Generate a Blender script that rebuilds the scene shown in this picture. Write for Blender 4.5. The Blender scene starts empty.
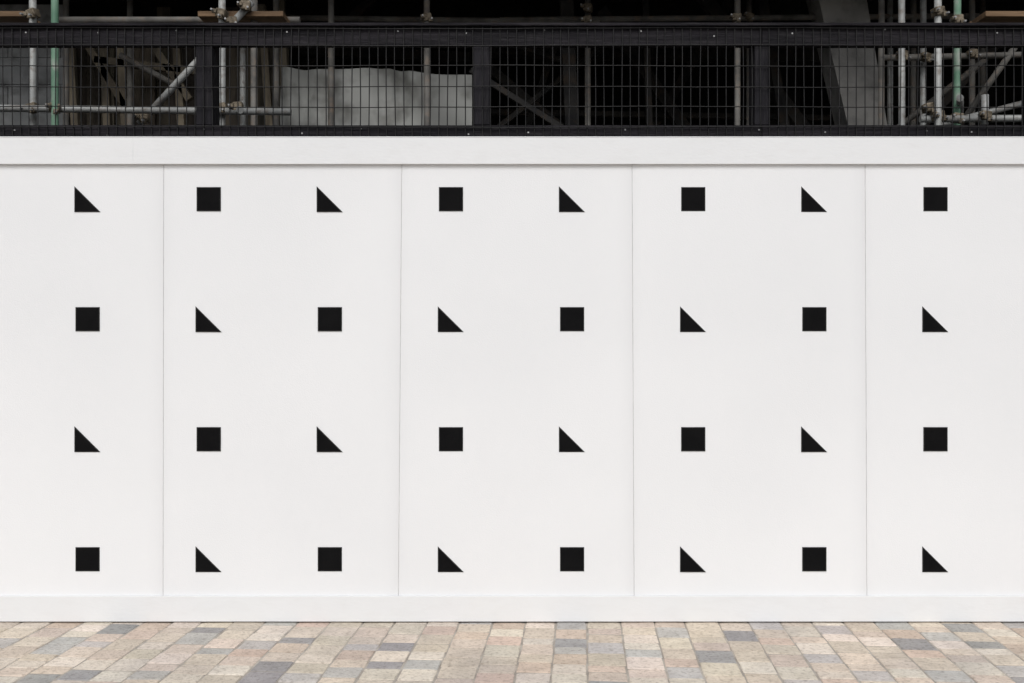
import bpy, bmesh, math, random
from mathutils import Vector, Matrix
random.seed(11)
R=random.random
def U(a,b): return random.uniform(a,b)
sc=bpy.context.scene
sc.view_settings.view_transform='Standard'
try: sc.view_settings.look='None'
except Exception: pass
sc.view_settings.exposure=0

CAM_D=5.33; CAM_H=1.461; F=1024.0
def wx(px,y=0.0): return (px-512)*(CAM_D+y)/F
def wz(py,y=0.0): return CAM_H+(341.5-py)*(CAM_D+y)/F
def P(px,py,y): return Vector((wx(px,y),y,wz(py,y)))

# ---------------------------------------------------------------- materials
def mat(name,c1,c2=None,scale=4.0,rough=0.7,bump=0.0,bscale=40.0,spec=0.3,metal=0.0,detail=3,stretch=(1,1,1),contrast=(0.35,0.65),attr=None,c3=None,s3=60,f3=0.3):
    m=bpy.data.materials.new(name); m.use_nodes=True
    nt=m.node_tree; b=nt.nodes['Principled BSDF']; L=nt.links.new
    b.inputs['Roughness'].default_value=rough
    b.inputs['Specular IOR Level'].default_value=spec
    b.inputs['Metallic'].default_value=metal
    tc=nt.nodes.new('ShaderNodeTexCoord'); mp=nt.nodes.new('ShaderNodeMapping')
    mp.inputs['Scale'].default_value=stretch
    L(tc.outputs['Object'],mp.inputs['Vector'])
    n=nt.nodes.new('ShaderNodeTexNoise'); n.inputs['Scale'].default_value=scale; n.inputs['Detail'].default_value=detail
    L(mp.outputs[0],n.inputs['Vector'])
    cr=nt.nodes.new('ShaderNodeValToRGB')
    cr.color_ramp.elements[0].position=contrast[0]; cr.color_ramp.elements[1].position=contrast[1]
    cr.color_ramp.elements[0].color=(*c1,1); cr.color_ramp.elements[1].color=(*(c2 or c1),1)
    L(n.outputs['Fac'],cr.inputs[0])
    out=cr.outputs[0]
    if c3:
        n3=nt.nodes.new('ShaderNodeTexNoise'); n3.inputs['Scale'].default_value=s3; n3.inputs['Detail'].default_value=3
        L(mp.outputs[0],n3.inputs['Vector'])
        r3=nt.nodes.new('ShaderNodeValToRGB'); r3.color_ramp.elements[0].position=0.5; r3.color_ramp.elements[1].position=0.72
        r3.color_ramp.elements[0].color=(0,0,0,1); r3.color_ramp.elements[1].color=(f3,f3,f3,1)
        L(n3.outputs['Fac'],r3.inputs[0])
        mx=nt.nodes.new('ShaderNodeMix'); mx.data_type='RGBA'
        L(r3.outputs[0],mx.inputs[0]); L(out,mx.inputs[6]); mx.inputs[7].default_value=(*c3,1)
        out=mx.outputs[2]
    if attr:
        a=nt.nodes.new('ShaderNodeAttribute'); a.attribute_name=attr
        mx=nt.nodes.new('ShaderNodeMix'); mx.data_type='RGBA'; mx.blend_type='MULTIPLY'; mx.inputs[0].default_value=1
        L(out,mx.inputs[6]); L(a.outputs['Color'],mx.inputs[7]); out=mx.outputs[2]
    L(out,b.inputs['Base Color'])
    if bump>0:
        n2=nt.nodes.new('ShaderNodeTexNoise'); n2.inputs['Scale'].default_value=bscale; n2.inputs['Detail'].default_value=3
        L(mp.outputs[0],n2.inputs['Vector'])
        bp=nt.nodes.new('ShaderNodeBump'); bp.inputs['Strength'].default_value=bump; bp.inputs['Distance'].default_value=0.01
        L(n2.outputs['Fac'],bp.inputs['Height']); L(bp.outputs[0],b.inputs['Normal'])
    return m

M={}
M['white']=mat('white_painted_board',(0.78,0.793,0.81),(0.81,0.822,0.838),scale=1.0,rough=0.6,bump=0.13,bscale=160,spec=0.2,detail=2)
M['white2']=mat('white_painted_trim',(0.75,0.765,0.78),(0.775,0.788,0.802),scale=1.6,rough=0.5,bump=0.10,bscale=90,spec=0.3,c3=(0.71,0.715,0.72),s3=25,f3=0.3,stretch=(0.4,1,1))
M['seam']=mat('seam_sealant',(0.50,0.50,0.50),(0.60,0.60,0.60),scale=12,rough=0.8)
M['ink']=mat('black_vinyl',(0.0045,0.0045,0.005),(0.0062,0.0062,0.0066),scale=9,rough=0.75,spec=0.06,bump=0.05,bscale=200)
M['inkedge']=mat('black_vinyl_edge',(0.022,0.022,0.022),(0.04,0.04,0.04),scale=30,rough=0.7,spec=0.1)
M['timber']=mat('black_stained_timber',(0.007,0.0065,0.0085),(0.018,0.016,0.020),scale=5,rough=0.75,bump=0.6,bscale=30,stretch=(0.35,4,4),c3=(0.05,0.047,0.05),s3=18,f3=0.3,spec=0.15)
M['timberv']=mat('black_stained_post',(0.008,0.0075,0.0095),(0.018,0.017,0.021),scale=5,rough=0.75,bump=0.6,bscale=30,stretch=(4,4,0.35),c3=(0.05,0.047,0.05),s3=18,f3=0.35,spec=0.15)
M['wire']=mat('black_mesh_wire',(0.004,0.004,0.005),(0.012,0.011,0.011),scale=20,rough=0.5,spec=0.35)
M['screw']=mat('screw_steel',(0.2,0.2,0.2),(0.35,0.35,0.35),scale=50,rough=0.45,metal=0.6)
M['tube']=mat('galvanised_tube',(0.19,0.197,0.195),(0.36,0.368,0.36),scale=3,rough=0.55,metal=0.15,bump=0.2,bscale=60,c3=(0.13,0.10,0.08),s3=22,f3=0.7)
M['tubeg']=mat('green_banded_tube',(0.07,0.15,0.10),(0.14,0.24,0.17),scale=5,rough=0.6,c3=(0.28,0.28,0.26),s3=7,f3=1.0)
M['tubed']=mat('dark_weathered_tube',(0.07,0.067,0.062),(0.16,0.154,0.143),scale=5,rough=0.7,c3=(0.17,0.12,0.085),s3=20,f3=0.5)
M['coupler']=mat('weathered_coupler',(0.08,0.065,0.045),(0.21,0.175,0.13),scale=30,rough=0.6,metal=0.3,bump=0.4,bscale=90)
M['board']=mat('scaffold_board',(0.11,0.07,0.042),(0.22,0.145,0.09),scale=3,rough=0.8,bump=0.4,bscale=20,stretch=(0.5,5,5),attr='Col')
M['ply']=mat('weathered_ply',(0.07,0.062,0.05),(0.17,0.152,0.12),scale=3,rough=0.85,bump=0.3,bscale=20,stretch=(3,3,0.5),attr='Col',c3=(0.035,0.035,0.033),s3=5,f3=0.85)
M['block']=mat('grey_blockwork',(0.16,0.167,0.17),(0.30,0.307,0.31),scale=2.2,rough=0.9,bump=0.4,bscale=30,c3=(0.08,0.08,0.08),s3=7,f3=0.7)
M['sheet']=mat('dusty_plastic_sheet',(0.21,0.215,0.205),(0.33,0.335,0.32),scale=1.6,rough=0.6,bump=0.3,bscale=12,c3=(0.08,0.078,0.07),s3=4,f3=0.85)
M['conc']=mat('dark_concrete',(0.018,0.018,0.018),(0.045,0.044,0.042),scale=1.3,rough=0.9,bump=0.4,bscale=18,c3=(0.08,0.075,0.07),s3=3.5,f3=0.4)  # low albedo: part of the interior's shade is put into this colour
M['conc2']=mat('raw_concrete',(0.17,0.167,0.16),(0.32,0.313,0.30),scale=2,rough=0.9,bump=0.4,bscale=25,c3=(0.07,0.07,0.07),s3=6,f3=0.6)
M['steel']=mat('dark_steel',(0.03,0.03,0.032),(0.075,0.07,0.066),scale=4,rough=0.6,c3=(0.12,0.08,0.05),s3=9,f3=0.5)
M['render']=mat('added_facade_render',(0.25,0.24,0.22),(0.33,0.32,0.30),scale=1,rough=0.9)
M['paver']=mat('stone_sett',(0.86,0.855,0.845),(1.05,1.05,1.045),scale=11,rough=0.85,bump=0.7,bscale=75,spec=0.25,attr='Col',c3=(0.46,0.43,0.40),s3=48,f3=0.6,contrast=(0.3,0.7))
M['mortar']=mat('sett_jointing',(0.30,0.27,0.235),(0.46,0.42,0.37),scale=9,rough=0.95,bump=0.5,bscale=60)
M['ground']=mat('asphalt',(0.045,0.045,0.046),(0.06,0.06,0.06),scale=8,rough=0.9,bump=0.5,bscale=80)
M['soil']=mat('compacted_fill',(0.06,0.055,0.048),(0.10,0.09,0.08),scale=3,rough=0.95,bump=0.5,bscale=20)

nt=M['paver'].node_tree; bs_=nt.nodes['Principled BSDF']
src=bs_.inputs['Base Color'].links[0].from_socket
tc=nt.nodes.new('ShaderNodeTexCoord'); n=nt.nodes.new('ShaderNodeTexNoise'); n.inputs['Scale'].default_value=1.7; n.inputs['Detail'].default_value=5
nt.links.new(tc.outputs['Object'],n.inputs['Vector'])
cr=nt.nodes.new('ShaderNodeValToRGB'); cr.color_ramp.elements[0].position=0.32; cr.color_ramp.elements[1].position=0.6
cr.color_ramp.elements[0].color=(0.84,0.845,0.87,1); cr.color_ramp.elements[1].color=(1.05,1.04,1.02,1)
nt.links.new(n.outputs['Fac'],cr.inputs[0])
mx=nt.nodes.new('ShaderNodeMix'); mx.data_type='RGBA'; mx.blend_type='MULTIPLY'; mx.inputs[0].default_value=1
nt.links.new(src,mx.inputs[6]); nt.links.new(cr.outputs[0],mx.inputs[7]); nt.links.new(mx.outputs[2],bs_.inputs['Base Color'])

# ---------------------------------------------------------------- mesh builder
class MB:
    def __init__(s,*mats): s.v=[];s.f=[];s.mi=[];s.c=[];s.sm=[];s.mats=mats
    def face(s,idx,mi=0,col=(1,1,1),smooth=False):
        s.f.append(idx);s.mi.append(mi);s.c.append(col);s.sm.append(smooth)
    def box(s,lo,hi,mi=0,col=(1,1,1),bev=0.0,mtx=None):
        x0,y0,z0=lo;x1,y1,z1=hi
        bm=bmesh.new()
        bmesh.ops.create_cube(bm,size=1)
        for v in bm.verts:
            v.co=Vector(((x0+x1)/2+v.co.x*(x1-x0),(y0+y1)/2+v.co.y*(y1-y0),(z0+z1)/2+v.co.z*(z1-z0)))
        if bev>0: bmesh.ops.bevel(bm,geom=bm.edges[:],offset=bev,segments=2,profile=0.5,affect='EDGES')
        s.addbm(bm,mi,col,mtx)
    def addbm(s,bm,mi=0,col=(1,1,1),mtx=None,smooth=False):
        o=len(s.v); bm.verts.index_update()
        for v in bm.verts:
            s.v.append(tuple(mtx@v.co if mtx else v.co))
        for f in bm.faces: s.face([o+v.index for v in f.verts],mi,col,smooth)
        bm.free()
    def tube(s,a,b,r,mi=0,n=12,col=(1,1,1)):
        a=Vector(a);b=Vector(b);d=(b-a).normalized()
        u=d.orthogonal().normalized();w=d.cross(u)
        o=len(s.v)
        for p in (a,b):
            for i in range(n):
                t=2*math.pi*i/n
                s.v.append(tuple(p+r*(math.cos(t)*u+math.sin(t)*w)))
        for i in range(n):
            j=(i+1)%n
            s.face([o+i,o+j,o+n+j,o+n+i],mi,col,True)
        s.face([o+i for i in range(n)][::-1],mi,col); s.face([o+n+i for i in range(n)],mi,col)
    def path(s,pts,r,mi=0,n=6):
        o=len(s.v)
        for k,p in enumerate(pts):
            p=Vector(p); q=Vector(pts[min(k+1,len(pts)-1)]); pp=Vector(pts[max(k-1,0)])
            d=(q-pp).normalized()
            ref=Vector((0,1,0)); u=d.cross(ref).normalized(); w=d.cross(u)
            for i in range(n):
                t=2*math.pi*i/n; s.v.append(tuple(p+r*(math.cos(t)*u+math.sin(t)*w)))
        for k in range(len(pts)-1):
            for i in range(n):
                j=(i+1)%n; a=o+k*n
                s.face([a+i,a+j,a+n+j,a+n+i],mi,(1,1,1),True)
    def beam(s,a,b,w,h,mi=0,col=(1,1,1),bev=0.0):
        a=Vector(a);b=Vector(b);d=b-a;L=d.length;d.normalize()
        up=Vector((0,1,0)); 
        if abs(d.dot(up))>0.95: up=Vector((0,0,1))
        x=d;z=x.cross(up).normalized();y=z.cross(x)
        m=Matrix((( x.x,y.x,z.x,a.x),(x.y,y.y,z.y,a.y),(x.z,y.z,z.z,a.z),(0,0,0,1)))
        s.box((0,-w/2,-h/2),(L,w/2,h/2),mi,col,bev,m)
    def obj(s,name,parent=None):
        me=bpy.data.meshes.new(name); me.from_pydata(s.v,[],s.f)
        for m in s.mats: me.materials.append(M[m])
        me.polygons.foreach_set('material_index',s.mi); me.polygons.foreach_set('use_smooth',s.sm)
        ca=me.color_attributes.new('Col','FLOAT_COLOR','CORNER')
        buf=[]
        for f,c in zip(s.f,s.c): buf+=[c[0],c[1],c[2],1.0]*len(f)
        ca.data.foreach_set('color',buf)
        me.update()
        bm=bmesh.new();bm.from_mesh(me);bmesh.ops.recalc_face_normals(bm,faces=bm.faces[:]);bm.to_mesh(me);bm.free()
        o=bpy.data.objects.new(name,me); sc.collection.objects.link(o)
        if parent: o.parent=parent
        return o
def empty(name):
    e=bpy.data.objects.new(name,None); sc.collection.objects.link(e); return e

# ---------------------------------------------------------------- ground
g=MB('ground'); g.v=[(-300,-300,-0.05),(300,-300,-0.05),(300,300,-0.05),(-300,300,-0.05)]; g.face([0,1,2,3]); g.obj('ground')
pv=MB('paver','mortar')
XA,XB,YA,YB=-11.0,11.0,-8.0,0.35
o=len(pv.v); pv.v+=[(XA,YA,-0.0036),(XB,YA,-0.0036),(XB,YB,-0.0036),(XA,YB,-0.0036)]; pv.face([0,1,2,3],1)
pv.box((XA,YA,-0.045),(XB,YB,-0.012),1)
def sett_col():
    t=R()
    if t<0.48: c=(0.68,0.595,0.505)
    elif t<0.68: c=(0.74,0.665,0.58)
    elif t<0.82: c=(0.65,0.53,0.445)
    elif t<0.95: c=(0.54,0.515,0.49)
    else: c=(0.38,0.37,0.365)
    k=U(0.89,1.08); return tuple(max(0,v*k*U(0.98,1.02)) for v in c)
ang=math.radians(-4.0)
x=XA-0.6
ca_,sa_=math.cos(ang),math.sin(ang)
while x<XB+0.6:
    w=U(0.15,0.178)
    y=YA-U(0,0.2)
    while y<YB:
        l=random.choice([0.10,0.12,0.14,0.155,0.18])*U(0.95,1.05)
        gp=U(0.001,0.003)
        z=U(-0.0016,0.0016); tl=U(-0.001,0.001); tm=U(-0.001,0.001)
        x0,x1,y0,y1=x+gp,x+w-gp,y+gp,y+l-gp
        b=U(0.004,0.008); col=sett_col()
        def ring(ins,zz):
            c=ins*1.7
            pts=[(x0+ins+c,y0+ins),(x1-ins-c,y0+ins),(x1-ins,y0+ins+c),(x1-ins,y1-ins-c),(x1-ins-c,y1-ins),(x0+ins+c,y1-ins),(x0+ins,y1-ins-c),(x0+ins,y0+ins+c)]
            return pts,zz
        jit=[(U(-.003,.003),U(-.003,.003)) for _ in range(8)]
        oo=len(pv.v)
        for ins,zz in ((0.0012,-0.008),(0.0024,-0.0026),(b,0.0)):
            pts,zz=ring(ins,zz)
            for (a_,b_),(ja,jb) in zip(pts,jit):
                a_+=ja;b_+=jb
                fx=(a_-(x0+x1)/2)/0.09; fy=(b_-(y0+y1)/2)/0.09
                X=a_*ca_-b_*sa_; Y=a_*sa_+b_*ca_
                pv.v.append((X,Y,z+zz+tl*fx+tm*fy))
        for k in range(2):
            for i in range(8):
                j=(i+1)%8
                pv.face([oo+k*8+i,oo+k*8+j,oo+k*8+8+j,oo+k*8+8+i],0,col,True)
        pv.face([oo+16+i for i in range(8)],0,col,False)
        y+=l
    x+=w
pv.obj('sett_pavement')

# ---------------------------------------------------------------- hoarding
H=empty('white_hoarding')
HL,HR=-8.5,8.5
zt=wz(138.5); zc=wz(164.6); zb=wz(595.5); 
seams=[(163.8,163),(402,398.3),(632,634.2),(865,867)]
sx=[((a-512)/192.12,(b-512)/192.12) for a,b in seams]
left=[(sx[0][0]-1.22*k,sx[0][1]-1.22*k) for k in range(6,0,-1)]
right=[(sx[3][0]+1.22*k,sx[3][1]+1.22*k) for k in range(1,7)]
allx=left+sx+right
pb=MB('white'); 
gap=0.0015
for (a,b),(c,d) in zip(allx[:-1],allx[1:]):
    N=14;Mz=20; z0,z1=0.05,zt-0.02
    ph=U(0,6); am=U(0.0008,0.0018)
    o=len(pb.v); off=U(-0.0003,0.0003)
    us=[0,0.0009]+[i/N for i in range(1,N)]+[1-0.0009,1]
    nu=len(us)
    for j in range(Mz+1):
        t=j/Mz; z=z0+(z1-z0)*t
        xa=b+(a-b)*t+gap; xb=d+(c-d)*t-gap
        for i,u in enumerate(us):
            yy=off+am*math.sin(u*3.1416)*math.cos(t*4+ph)
            if i in(0,nu-1): yy+=0.0008
            pb.v.append((xa+(xb-xa)*u,yy,z))
    for j in range(Mz):
        for i in range(nu-1):
            q=o+j*nu+i; pb.face([q,q+1,q+nu+1,q+nu],0,(1,1,1),(0<i<nu-2))
    for i in (0,nu-1):
        for j in range(Mz):
            q=o+j*nu+i; r=o+(j+1)*nu+i
            k=len(pb.v); va=pb.v[q];vb=pb.v[r]
            pb.v+= [(va[0],0.018,va[2]),(vb[0],0.018,vb[2])]
            pb.face([q,r,k+1,k],0)
pb.obj('panels',H)
bk=MB('seam'); bk.box((HL,0.0034,0.05),(HR,0.0175,zt-0.02)); bk.obj('panel_backing',H)
fr=MB('conc2')
for (a,b) in allx:
    fr.box((a-0.035,0.02,-0.04),(a+0.035,0.12,zt-0.05),bev=0.003)
for zz in (0.3,1.3,2.2): fr.box((HL,0.121,zz),(HR,0.17,zz+0.1))
fr.obj('rear_framing',H)
cap=MB('white2')
cj=[HL,wx(-345),wx(134.5),wx(1300),HR]
for i,(a,b) in enumerate(zip(cj[:-1],cj[1:])):
    cap.box((a+0.0001,-0.021+(i%2)*0.0004,zc),(b-0.0001,-0.0022,zt),bev=0.001)
cap.box((HL,-0.022,zt+0.0004),(HR,0.06,zt+0.0065),bev=0.0025)
cap.obj('top_capping_board',H)
bs=MB('white2')
bs.box((HL,-0.015,0.007),(HR,-0.0022,zb),bev=0.0012)
bs.obj('skirting_board',H)
sc_=MB('white2')
for k in range(-14,15):
    for (zz,yf) in ((zt-0.075,-0.0207),(zb-0.08,-0.015)):
        if R()<0.25: continue
        X=k*0.61+U(-.03,.03); Z=zz+U(-.02,.02)
        sc_.tube((X,yf-0.0012,Z),(X,yf+0.002,Z),0.0048,n=10)
sc_.obj('painted_screws',H)
mo=MB('ink','inkedge')
def plate(pts):
    n=len(pts); o=len(mo.v)
    def inset(d):
        res=[]
        for i in range(n):
            p=Vector(pts[i]);a=(Vector(pts[i-1])-p).normalized();b=(Vector(pts[(i+1)%n])-p).normalized()
            s=math.sqrt(max(1e-6,(1-a.dot(b))/2)); bis=(a+b).normalized()
            res.append(p+bis*(d/s))
        return res
    for ins,y in ((0,0.0),(0.0002,-0.0024),(0.0044,-0.0028)):
        for q in inset(ins): mo.v.append((q[0],y,q[1]))
    for k in range(2):
        for i in range(n):
            j=(i+1)%n; mo.face([o+k*n+i,o+k*n+j,o+(k+1)*n+j,o+(k+1)*n+i],1)
    mo.face([o+2*n+i for i in range(n)],0)
pitch=121.1/192.12; x0=(87.7-512)/192.12
for r in range(4):
    cz=wz(199.2+120.0*r)
    for c in range(-5,14):
        cx=x0+pitch*c
        h=12.1/192.12
        if (r+c)%2==0:
            l=cx-13.2/192.12; rr=cx+12.8/192.12; plate([(l,cz-12.9/192.12),(rr,cz-12.9/192.12),(l,cz+12.9/192.12)])
        else: plate([(cx-h,cz-h),(cx+h,cz-h),(cx+h,cz+h),(cx-h,cz+h)])
mo.obj('printed_motifs',H)

# ---------------------------------------------------------------- guard fence with wire mesh
FY=0.62
FE=empty('guard_fence')
rl=MB('timber','screw')
X0,X1=-8,8
def rail(zlo,zhi,ya,yb):
    xs=[X0,wx(-330,FY),wx(204,FY),wx(762,FY),wx(1330,FY),X1]
    for a,b in zip(xs[:-1],xs[1:]):
        dz=U(-.001,.001); rl.box((a+0.001,ya,zlo+dz),(b-0.001,yb,zhi+dz),bev=0.004)
rail(wz(46,FY),wz(27.5,FY),FY,FY+0.045)
rail(wz(150,FY),wz(125,FY),FY,FY+0.045)
rl.box((X0,FY-0.03,wz(27.5,FY)+0.002),(X1,FY+0.09,wz(27.5,FY)+0.020),bev=0.004)
for px in range(-500,1600,88):
    for z in (wz(33,FY),wz(132,FY)):
        X=wx(px+U(-30,30),FY); zz=z+U(-.02,.02); rl.tube((X,FY-0.003,zz),(X,FY+0.01,zz),0.005,1,8)
rl.obj('rails',FE)
ps=MB('timberv')
for px in (-350,-73,204,481.5,762,1042,1320):
    hw=0.052 if px!=762 else 0.046
    X=wx(px,FY); ps.box((X-hw,FY+0.048,-0.04),(X+hw,FY+0.14,wz(27.5,FY)-0.004),bev=0.005)
    ps.box((X-hw+0.004,FY+0.002,wz(125,FY)+0.002),(X+hw-0.004,FY+0.046,wz(46,FY)-0.002),bev=0.003)
ps.obj('posts',FE)
wm=MB('wire')
zb_,zt_=wz(145,FY),wz(26.5,FY)
X=X0; dx=0.0505
while X<X1:
    amp=U(0.0,0.0025); ph=U(0,6); lean=U(-0.005,0.005)
    pts=[(X+lean*t+amp*math.sin(ph+t*5),FY-0.010+0.002*math.sin(ph+3*t),zb_+(zt_-zb_)*t) for t in [i/8 for i in range(9)]]
    wm.path(pts,0.0031)
    X+=dx
for py in (29,46,66.5,87.5,107.5,127.5):
    ph=U(0,6)
    pts=[]; X=X0
    while X<=X1+0.01:
        pts.append((X,FY-0.0158,wz(py,FY)+0.003*math.sin(ph+X*1.7)+0.001*math.sin(X*9+ph))); X+=0.08
    wm.path(pts,0.0029)
wm.obj('wire_mesh',FE)

# ---------------------------------------------------------------- building behind
B=empty('building_under_construction')
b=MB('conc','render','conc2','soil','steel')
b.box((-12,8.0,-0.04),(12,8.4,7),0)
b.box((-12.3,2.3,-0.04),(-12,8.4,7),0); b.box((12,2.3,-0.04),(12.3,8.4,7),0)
b.box((-12.3,2.3,6.0),(12.3,8.4,6.3),0)  # unseen roof slab, added to keep the interior dark
b.box((-12.3,2.0,4.35),(12.3,2.298,11),1)  # unseen upper facade, added to block sun and sky from the interior
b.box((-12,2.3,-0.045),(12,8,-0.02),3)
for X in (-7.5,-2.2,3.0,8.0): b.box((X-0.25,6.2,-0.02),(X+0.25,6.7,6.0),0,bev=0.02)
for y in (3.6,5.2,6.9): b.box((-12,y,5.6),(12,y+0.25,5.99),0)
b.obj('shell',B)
uw=MB('steel','conc')
for X in range(-10,12,3):
    for z in (5.6,8.4):
        uw.box((X-0.7,1.96,z),(X+0.7,1.998,z+1.7),0,bev=0.01); uw.box((X-0.6,1.93,z+0.1),(X+0.6,1.958,z+1.6),1)
uw.obj('upper_windows',B)
st=MB('steel')
for a,c,y,w in (((482,62),(575,140),4.5,0.09),((560,30),(520,150),5.0,0.07),((600,10),(700,150),5.2,0.12),((730,0),(640,150),5.6,0.10),
                ((690,-20),(820,150),4.8,0.12),((300,50),(470,58),5.0,0.1),((490,48),(830,56),6.0,0.18),((480,112),(830,118),5.5,0.06),
                ((760,-10),(790,160),4.2,0.09),((380,-10),(300,70),5,0.08),((645,-10),(650,150),4.0,0.06),((1000,40),(900,150),4.0,0.08),((566,-10),(572,140),3.6,0.12),
                ((500,40),(560,60),3.8,0.05),((495,130),(600,48),4.3,0.05),((470,70),(562,128),3.2,0.05)):
    st.beam(P(a[0],a[1],y),P(c[0],c[1],y+0.3),w,w,bev=0.006)
st.obj('steelwork',B)
y=3.0
q=MB('conc2')
pts=[P(812,-30,y),P(862,-30,y),P(893,160,y),P(856,160,y)]
def ext(t,bm_): 
    d=(bm_-t); return t+d*((t.z+0.02)/(t.z-bm_.z))
p0,p1=pts[0],pts[1]; p3=ext(p0,pts[3]); p2=ext(p1,pts[2])
for p in (p0,p1,p2,p3): q.v.append(tuple(p))
for p in (p0,p1,p2,p3): q.v.append((p.x+0.02,p.y+0.35,p.z))
for f in ([0,1,2,3],[4,5,6,7],[0,1,5,4],[1,2,6,5],[2,3,7,6],[3,0,4,7]): q.face(f)
q.obj('raking_column',B)
bw=MB('block')
y=3.2; zz=0.0
while zz<4.15:
    xx=-7.5-(0.22 if int(zz/0.225)%2 else 0)
    lim=wx(64,y)
    while xx<lim:
        xe=min(xx+0.44,lim)
        if xe-xx>0.03: bw.box((xx+0.004,y+U(0,0.004),zz+0.004),(xe-0.004,y+0.1,zz+0.221),bev=0.004)
        xx+=0.44
    zz+=0.225
bw.box((-7.5,y+0.012,0),(lim-0.01,y+0.09,4.2)); bw.obj('blockwork',B)
pl=MB('ply')
y=3.5; px=60
while px<283:
    w=U(14,30); t=U(0.6,1.3) if px<150 else U(0.3,0.9)
    top=U(-15,50) if px>130 else U(20,44)
    a=P(px,top,y); c=P(px+w,top,y)
    pl.box((a.x+0.004,y+U(0,.05),0),(c.x-0.004,y+0.08,a.z),0,(t,t*U(.93,1),t*U(.85,1)),bev=0.003)
    px+=w
for (a,c,t) in (((85,40),(128,110),1.4),((70,30),(76,130),1.8),((120,30),(126,130),1.7),((176,30),(182,130),1.3),((262,5),(270,130),1.6),((281,-5),(287,130),1.0),((95,60),(200,72),1.2),((150,40),(190,100),1.3),((104,40),(108,130),1.0)):
    pl.beam(P(a[0],a[1],3.2),P(c[0],c[1],3.2),0.06,0.06,0,(t,t*.95,t*.88),bev=0.003)
pl.obj('timber_boarding',B)

sh=MB('sheet')
y=2.9; NX,NZ=70,34
xa,xb=wx(283,y),wx(472,y)
for j in range(NZ+1):
    t=j/NZ
    for i in range(NX+1):
        u=i/NX
        ztop=wz(66+8*u+2*math.sin(u*9),y)
        z=1.6+(ztop-1.6)*t
        yy=y+0.02*math.sin(u*13+2*math.sin(t*3))+0.012*math.sin(u*37+t*9+2*math.sin(u*11))+0.012*math.sin(t*27+u*15)+0.03*max(0,math.sin(u*6.3*2))**8
        sh.v.append((xa+(xb-xa)*u+0.03*math.sin(t*6)*(1-u),yy,z))
for j in range(NZ):
    for i in range(NX):
        q_=j*(NX+1)+i; sh.face([q_,q_+1,q_+NX+2,q_+NX+1],0,(1,1,1),True)
sh.obj('dust_sheet')

# ---------------------------------------------------------------- scaffolding
S=empty('scaffolding')
tb=MB('tube','tubeg','tubed')
r=0.0242
def V(px,y,mi=0,lean=0,z0=-0.04,z1=5.2):
    X=wx(px,y); tb.tube((X-lean,y,z0),(X+lean,y,z1),r,mi,14)
for px,y,mi in ((33,1.75,0),(55,1.6,1),(66,2.9,2),(222,1.7,0),(243,2.9,0),(254,1.9,2),(276,2.8,2),(331,2.7,2),(427,2.6,2),(588,3.1,2),(737,2.7,2),(749,3.4,2),
                (881,2.6,2),(890,3.2,0),(902,2.2,0),(913,3.2,2),(923,2.7,0),(938,1.6,0),(957,1.8,1),(972,2.9,2),(983,3.4,2),(1090,1.7,0),(-60,1.7,0),(1180,2.6,0),(130,3.0,2)):
    V(px,y,mi,U(-0.008,0.008))
def T(a,c,ya,yc,mi=0): tb.tube(P(a[0],a[1],ya),P(c[0],c[1],yc),r,mi,14)
T((-250,105),(291,112),1.65,1.65,0)
T((139,124),(252,2),1.78,1.78,0)
T((60,20),(300,20),2.3,2.3,2)
T((920,119),(1300,117),1.67,1.67,0)
T((880,58),(1250,50),2.6,2.6,2)
T((895,130),(985,60),2.9,2.9,2)
T((290,18),(600,22),3.2,3.2,2)
T((960,98),(960,125),1.62,2.9,0)
T((240,110),(236,108),1.5,3.0,0)
T((120,55),(175,85),2.9,2.9,2)
T((985,95),(985,125),1.66,1.66,0)
T((1075,90),(940,125),2.3,2.3,0)
T((1020,40),(960,125),2.6,2.6,2)
T((500,20),(980,16),3.2,3.2,2)
tb.obj('tubes',S)
cp=MB('coupler','screw')
def coup(px,py,y,k=1.0):
    p=P(px,py,y)
    m=Matrix.Translation(p)@Matrix.Rotation(U(-.3,.3),4,'Y')@Matrix.Rotation(U(-.3,.3),4,'Z')
    cp.box((-0.034*k,-0.036,-0.03*k),(0.034*k,0.036,0.03*k),0,bev=0.008,mtx=m)
    cp.box((-0.055*k,-0.05,-0.012),(-0.02*k,-0.02,0.016),0,bev=0.004,mtx=m)
    cp.box((0.0,-0.055,-0.045*k),(0.03*k,-0.02,-0.012),0,bev=0.004,mtx=m)
    cp.tube(m@Vector((-0.045*k,-0.075,0.002)),m@Vector((-0.045*k,0.01,0.002)),0.007,1,8)
    cp.tube(m@Vector((0.02*k,-0.08,-0.03)),m@Vector((0.02*k,0.0,-0.03)),0.007,1,8)
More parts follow.
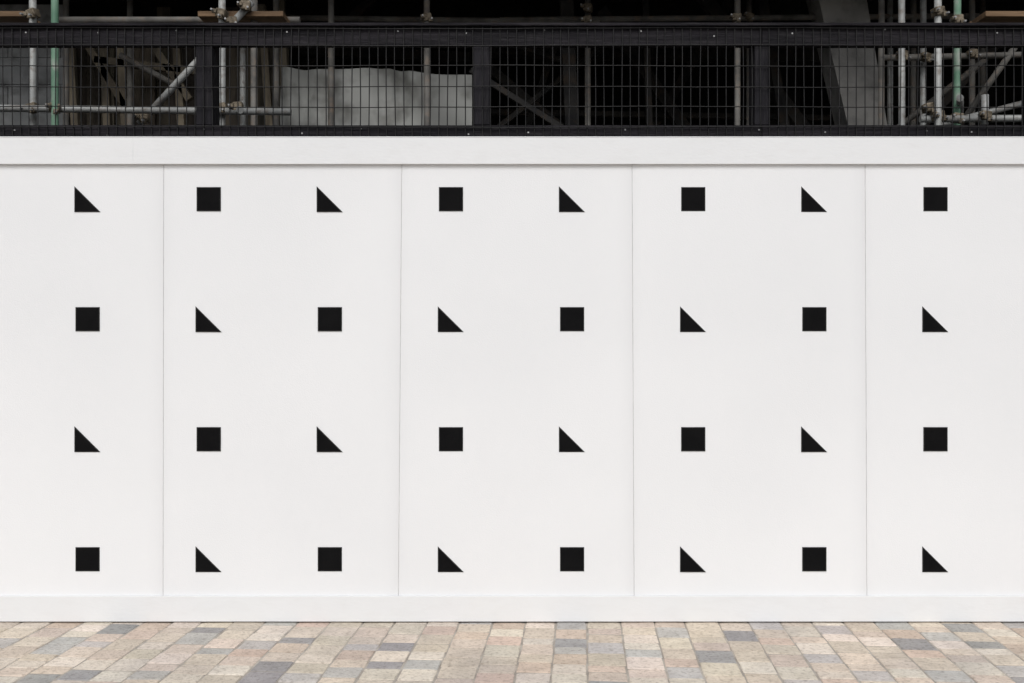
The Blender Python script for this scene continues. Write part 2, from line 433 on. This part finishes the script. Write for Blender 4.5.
for a in ((33,108,1.68),(55,108,1.62),(222,108,1.68),(238,107,1.66),(232,22,1.74),(246,6,1.76),(938,116,1.62),(928,108,1.66),(957,118,1.7),(222,14,1.68),
          (254,20,2.0),(588,20,3.0),(427,18,2.6),(588,8,3.0),(737,18,2.7),(749,17,3.2),(902,55,2.3),(925,57,2.6),(957,20,1.75),(985,116,1.66),(938,12,1.6),(33,14,1.75),(145,118,1.76),(972,54,2.6)):
    coup(*a)
cp.obj('couplers',S)
bd=MB('board')
for X0_,X1_ in ((wx(-380,1.95),wx(-10,1.95)),(wx(-8,1.95),wx(36,1.95)),(wx(200,1.95),wx(288,1.95)),(wx(975,1.95),wx(1300,1.95))):
    for k in range(2):
        ya=1.8+k*0.235; t=U(.8,1.3)
        bd.box((X0_+U(0,.03),ya,3.725+k*0.002),(X1_-U(0,.03),ya+0.225,3.763+k*0.002),0,(t,t*.97,t*.9),bev=0.004)
bd.obj('scaffold_boards',S)

# ---------------------------------------------------------------- light
w=bpy.data.worlds.new('World'); sc.world=w; w.use_nodes=True
nt=w.node_tree; bg=nt.nodes['Background']
sky=nt.nodes.new('ShaderNodeTexSky'); sky.sky_type='NISHITA'; sky.sun_disc=False
EL,AZ=math.radians(44),math.radians(184)
sky.sun_elevation=EL; sky.sun_rotation=AZ; sky.air_density=1.0; sky.dust_density=3.0; sky.ozone_density=1.5
hs=nt.nodes.new('ShaderNodeHueSaturation'); hs.inputs['Saturation'].default_value=0.3
nt.links.new(sky.outputs[0],hs.inputs['Color']); nt.links.new(hs.outputs[0],bg.inputs[0])
bg.inputs[1].default_value=0.112
sl=bpy.data.lights.new('sun','SUN'); sl.energy=1.4; sl.angle=math.radians(30); sl.color=(1,0.985,0.965)
so=bpy.data.objects.new('sun',sl); sc.collection.objects.link(so)
d=Vector((math.sin(AZ)*math.cos(EL),math.cos(AZ)*math.cos(EL),math.sin(EL)))
so.rotation_euler=(d).to_track_quat('Z','Y').to_euler()
so.location=d*20

cd=bpy.data.cameras.new('camera'); cam=bpy.data.objects.new('camera',cd); sc.collection.objects.link(cam)
cam.location=(0,-CAM_D,CAM_H); cam.rotation_euler=(math.radians(90),0,0)
cd.sensor_width=36; cd.lens=36; cd.clip_end=1000; cd.clip_start=0.05
sc.camera=cam
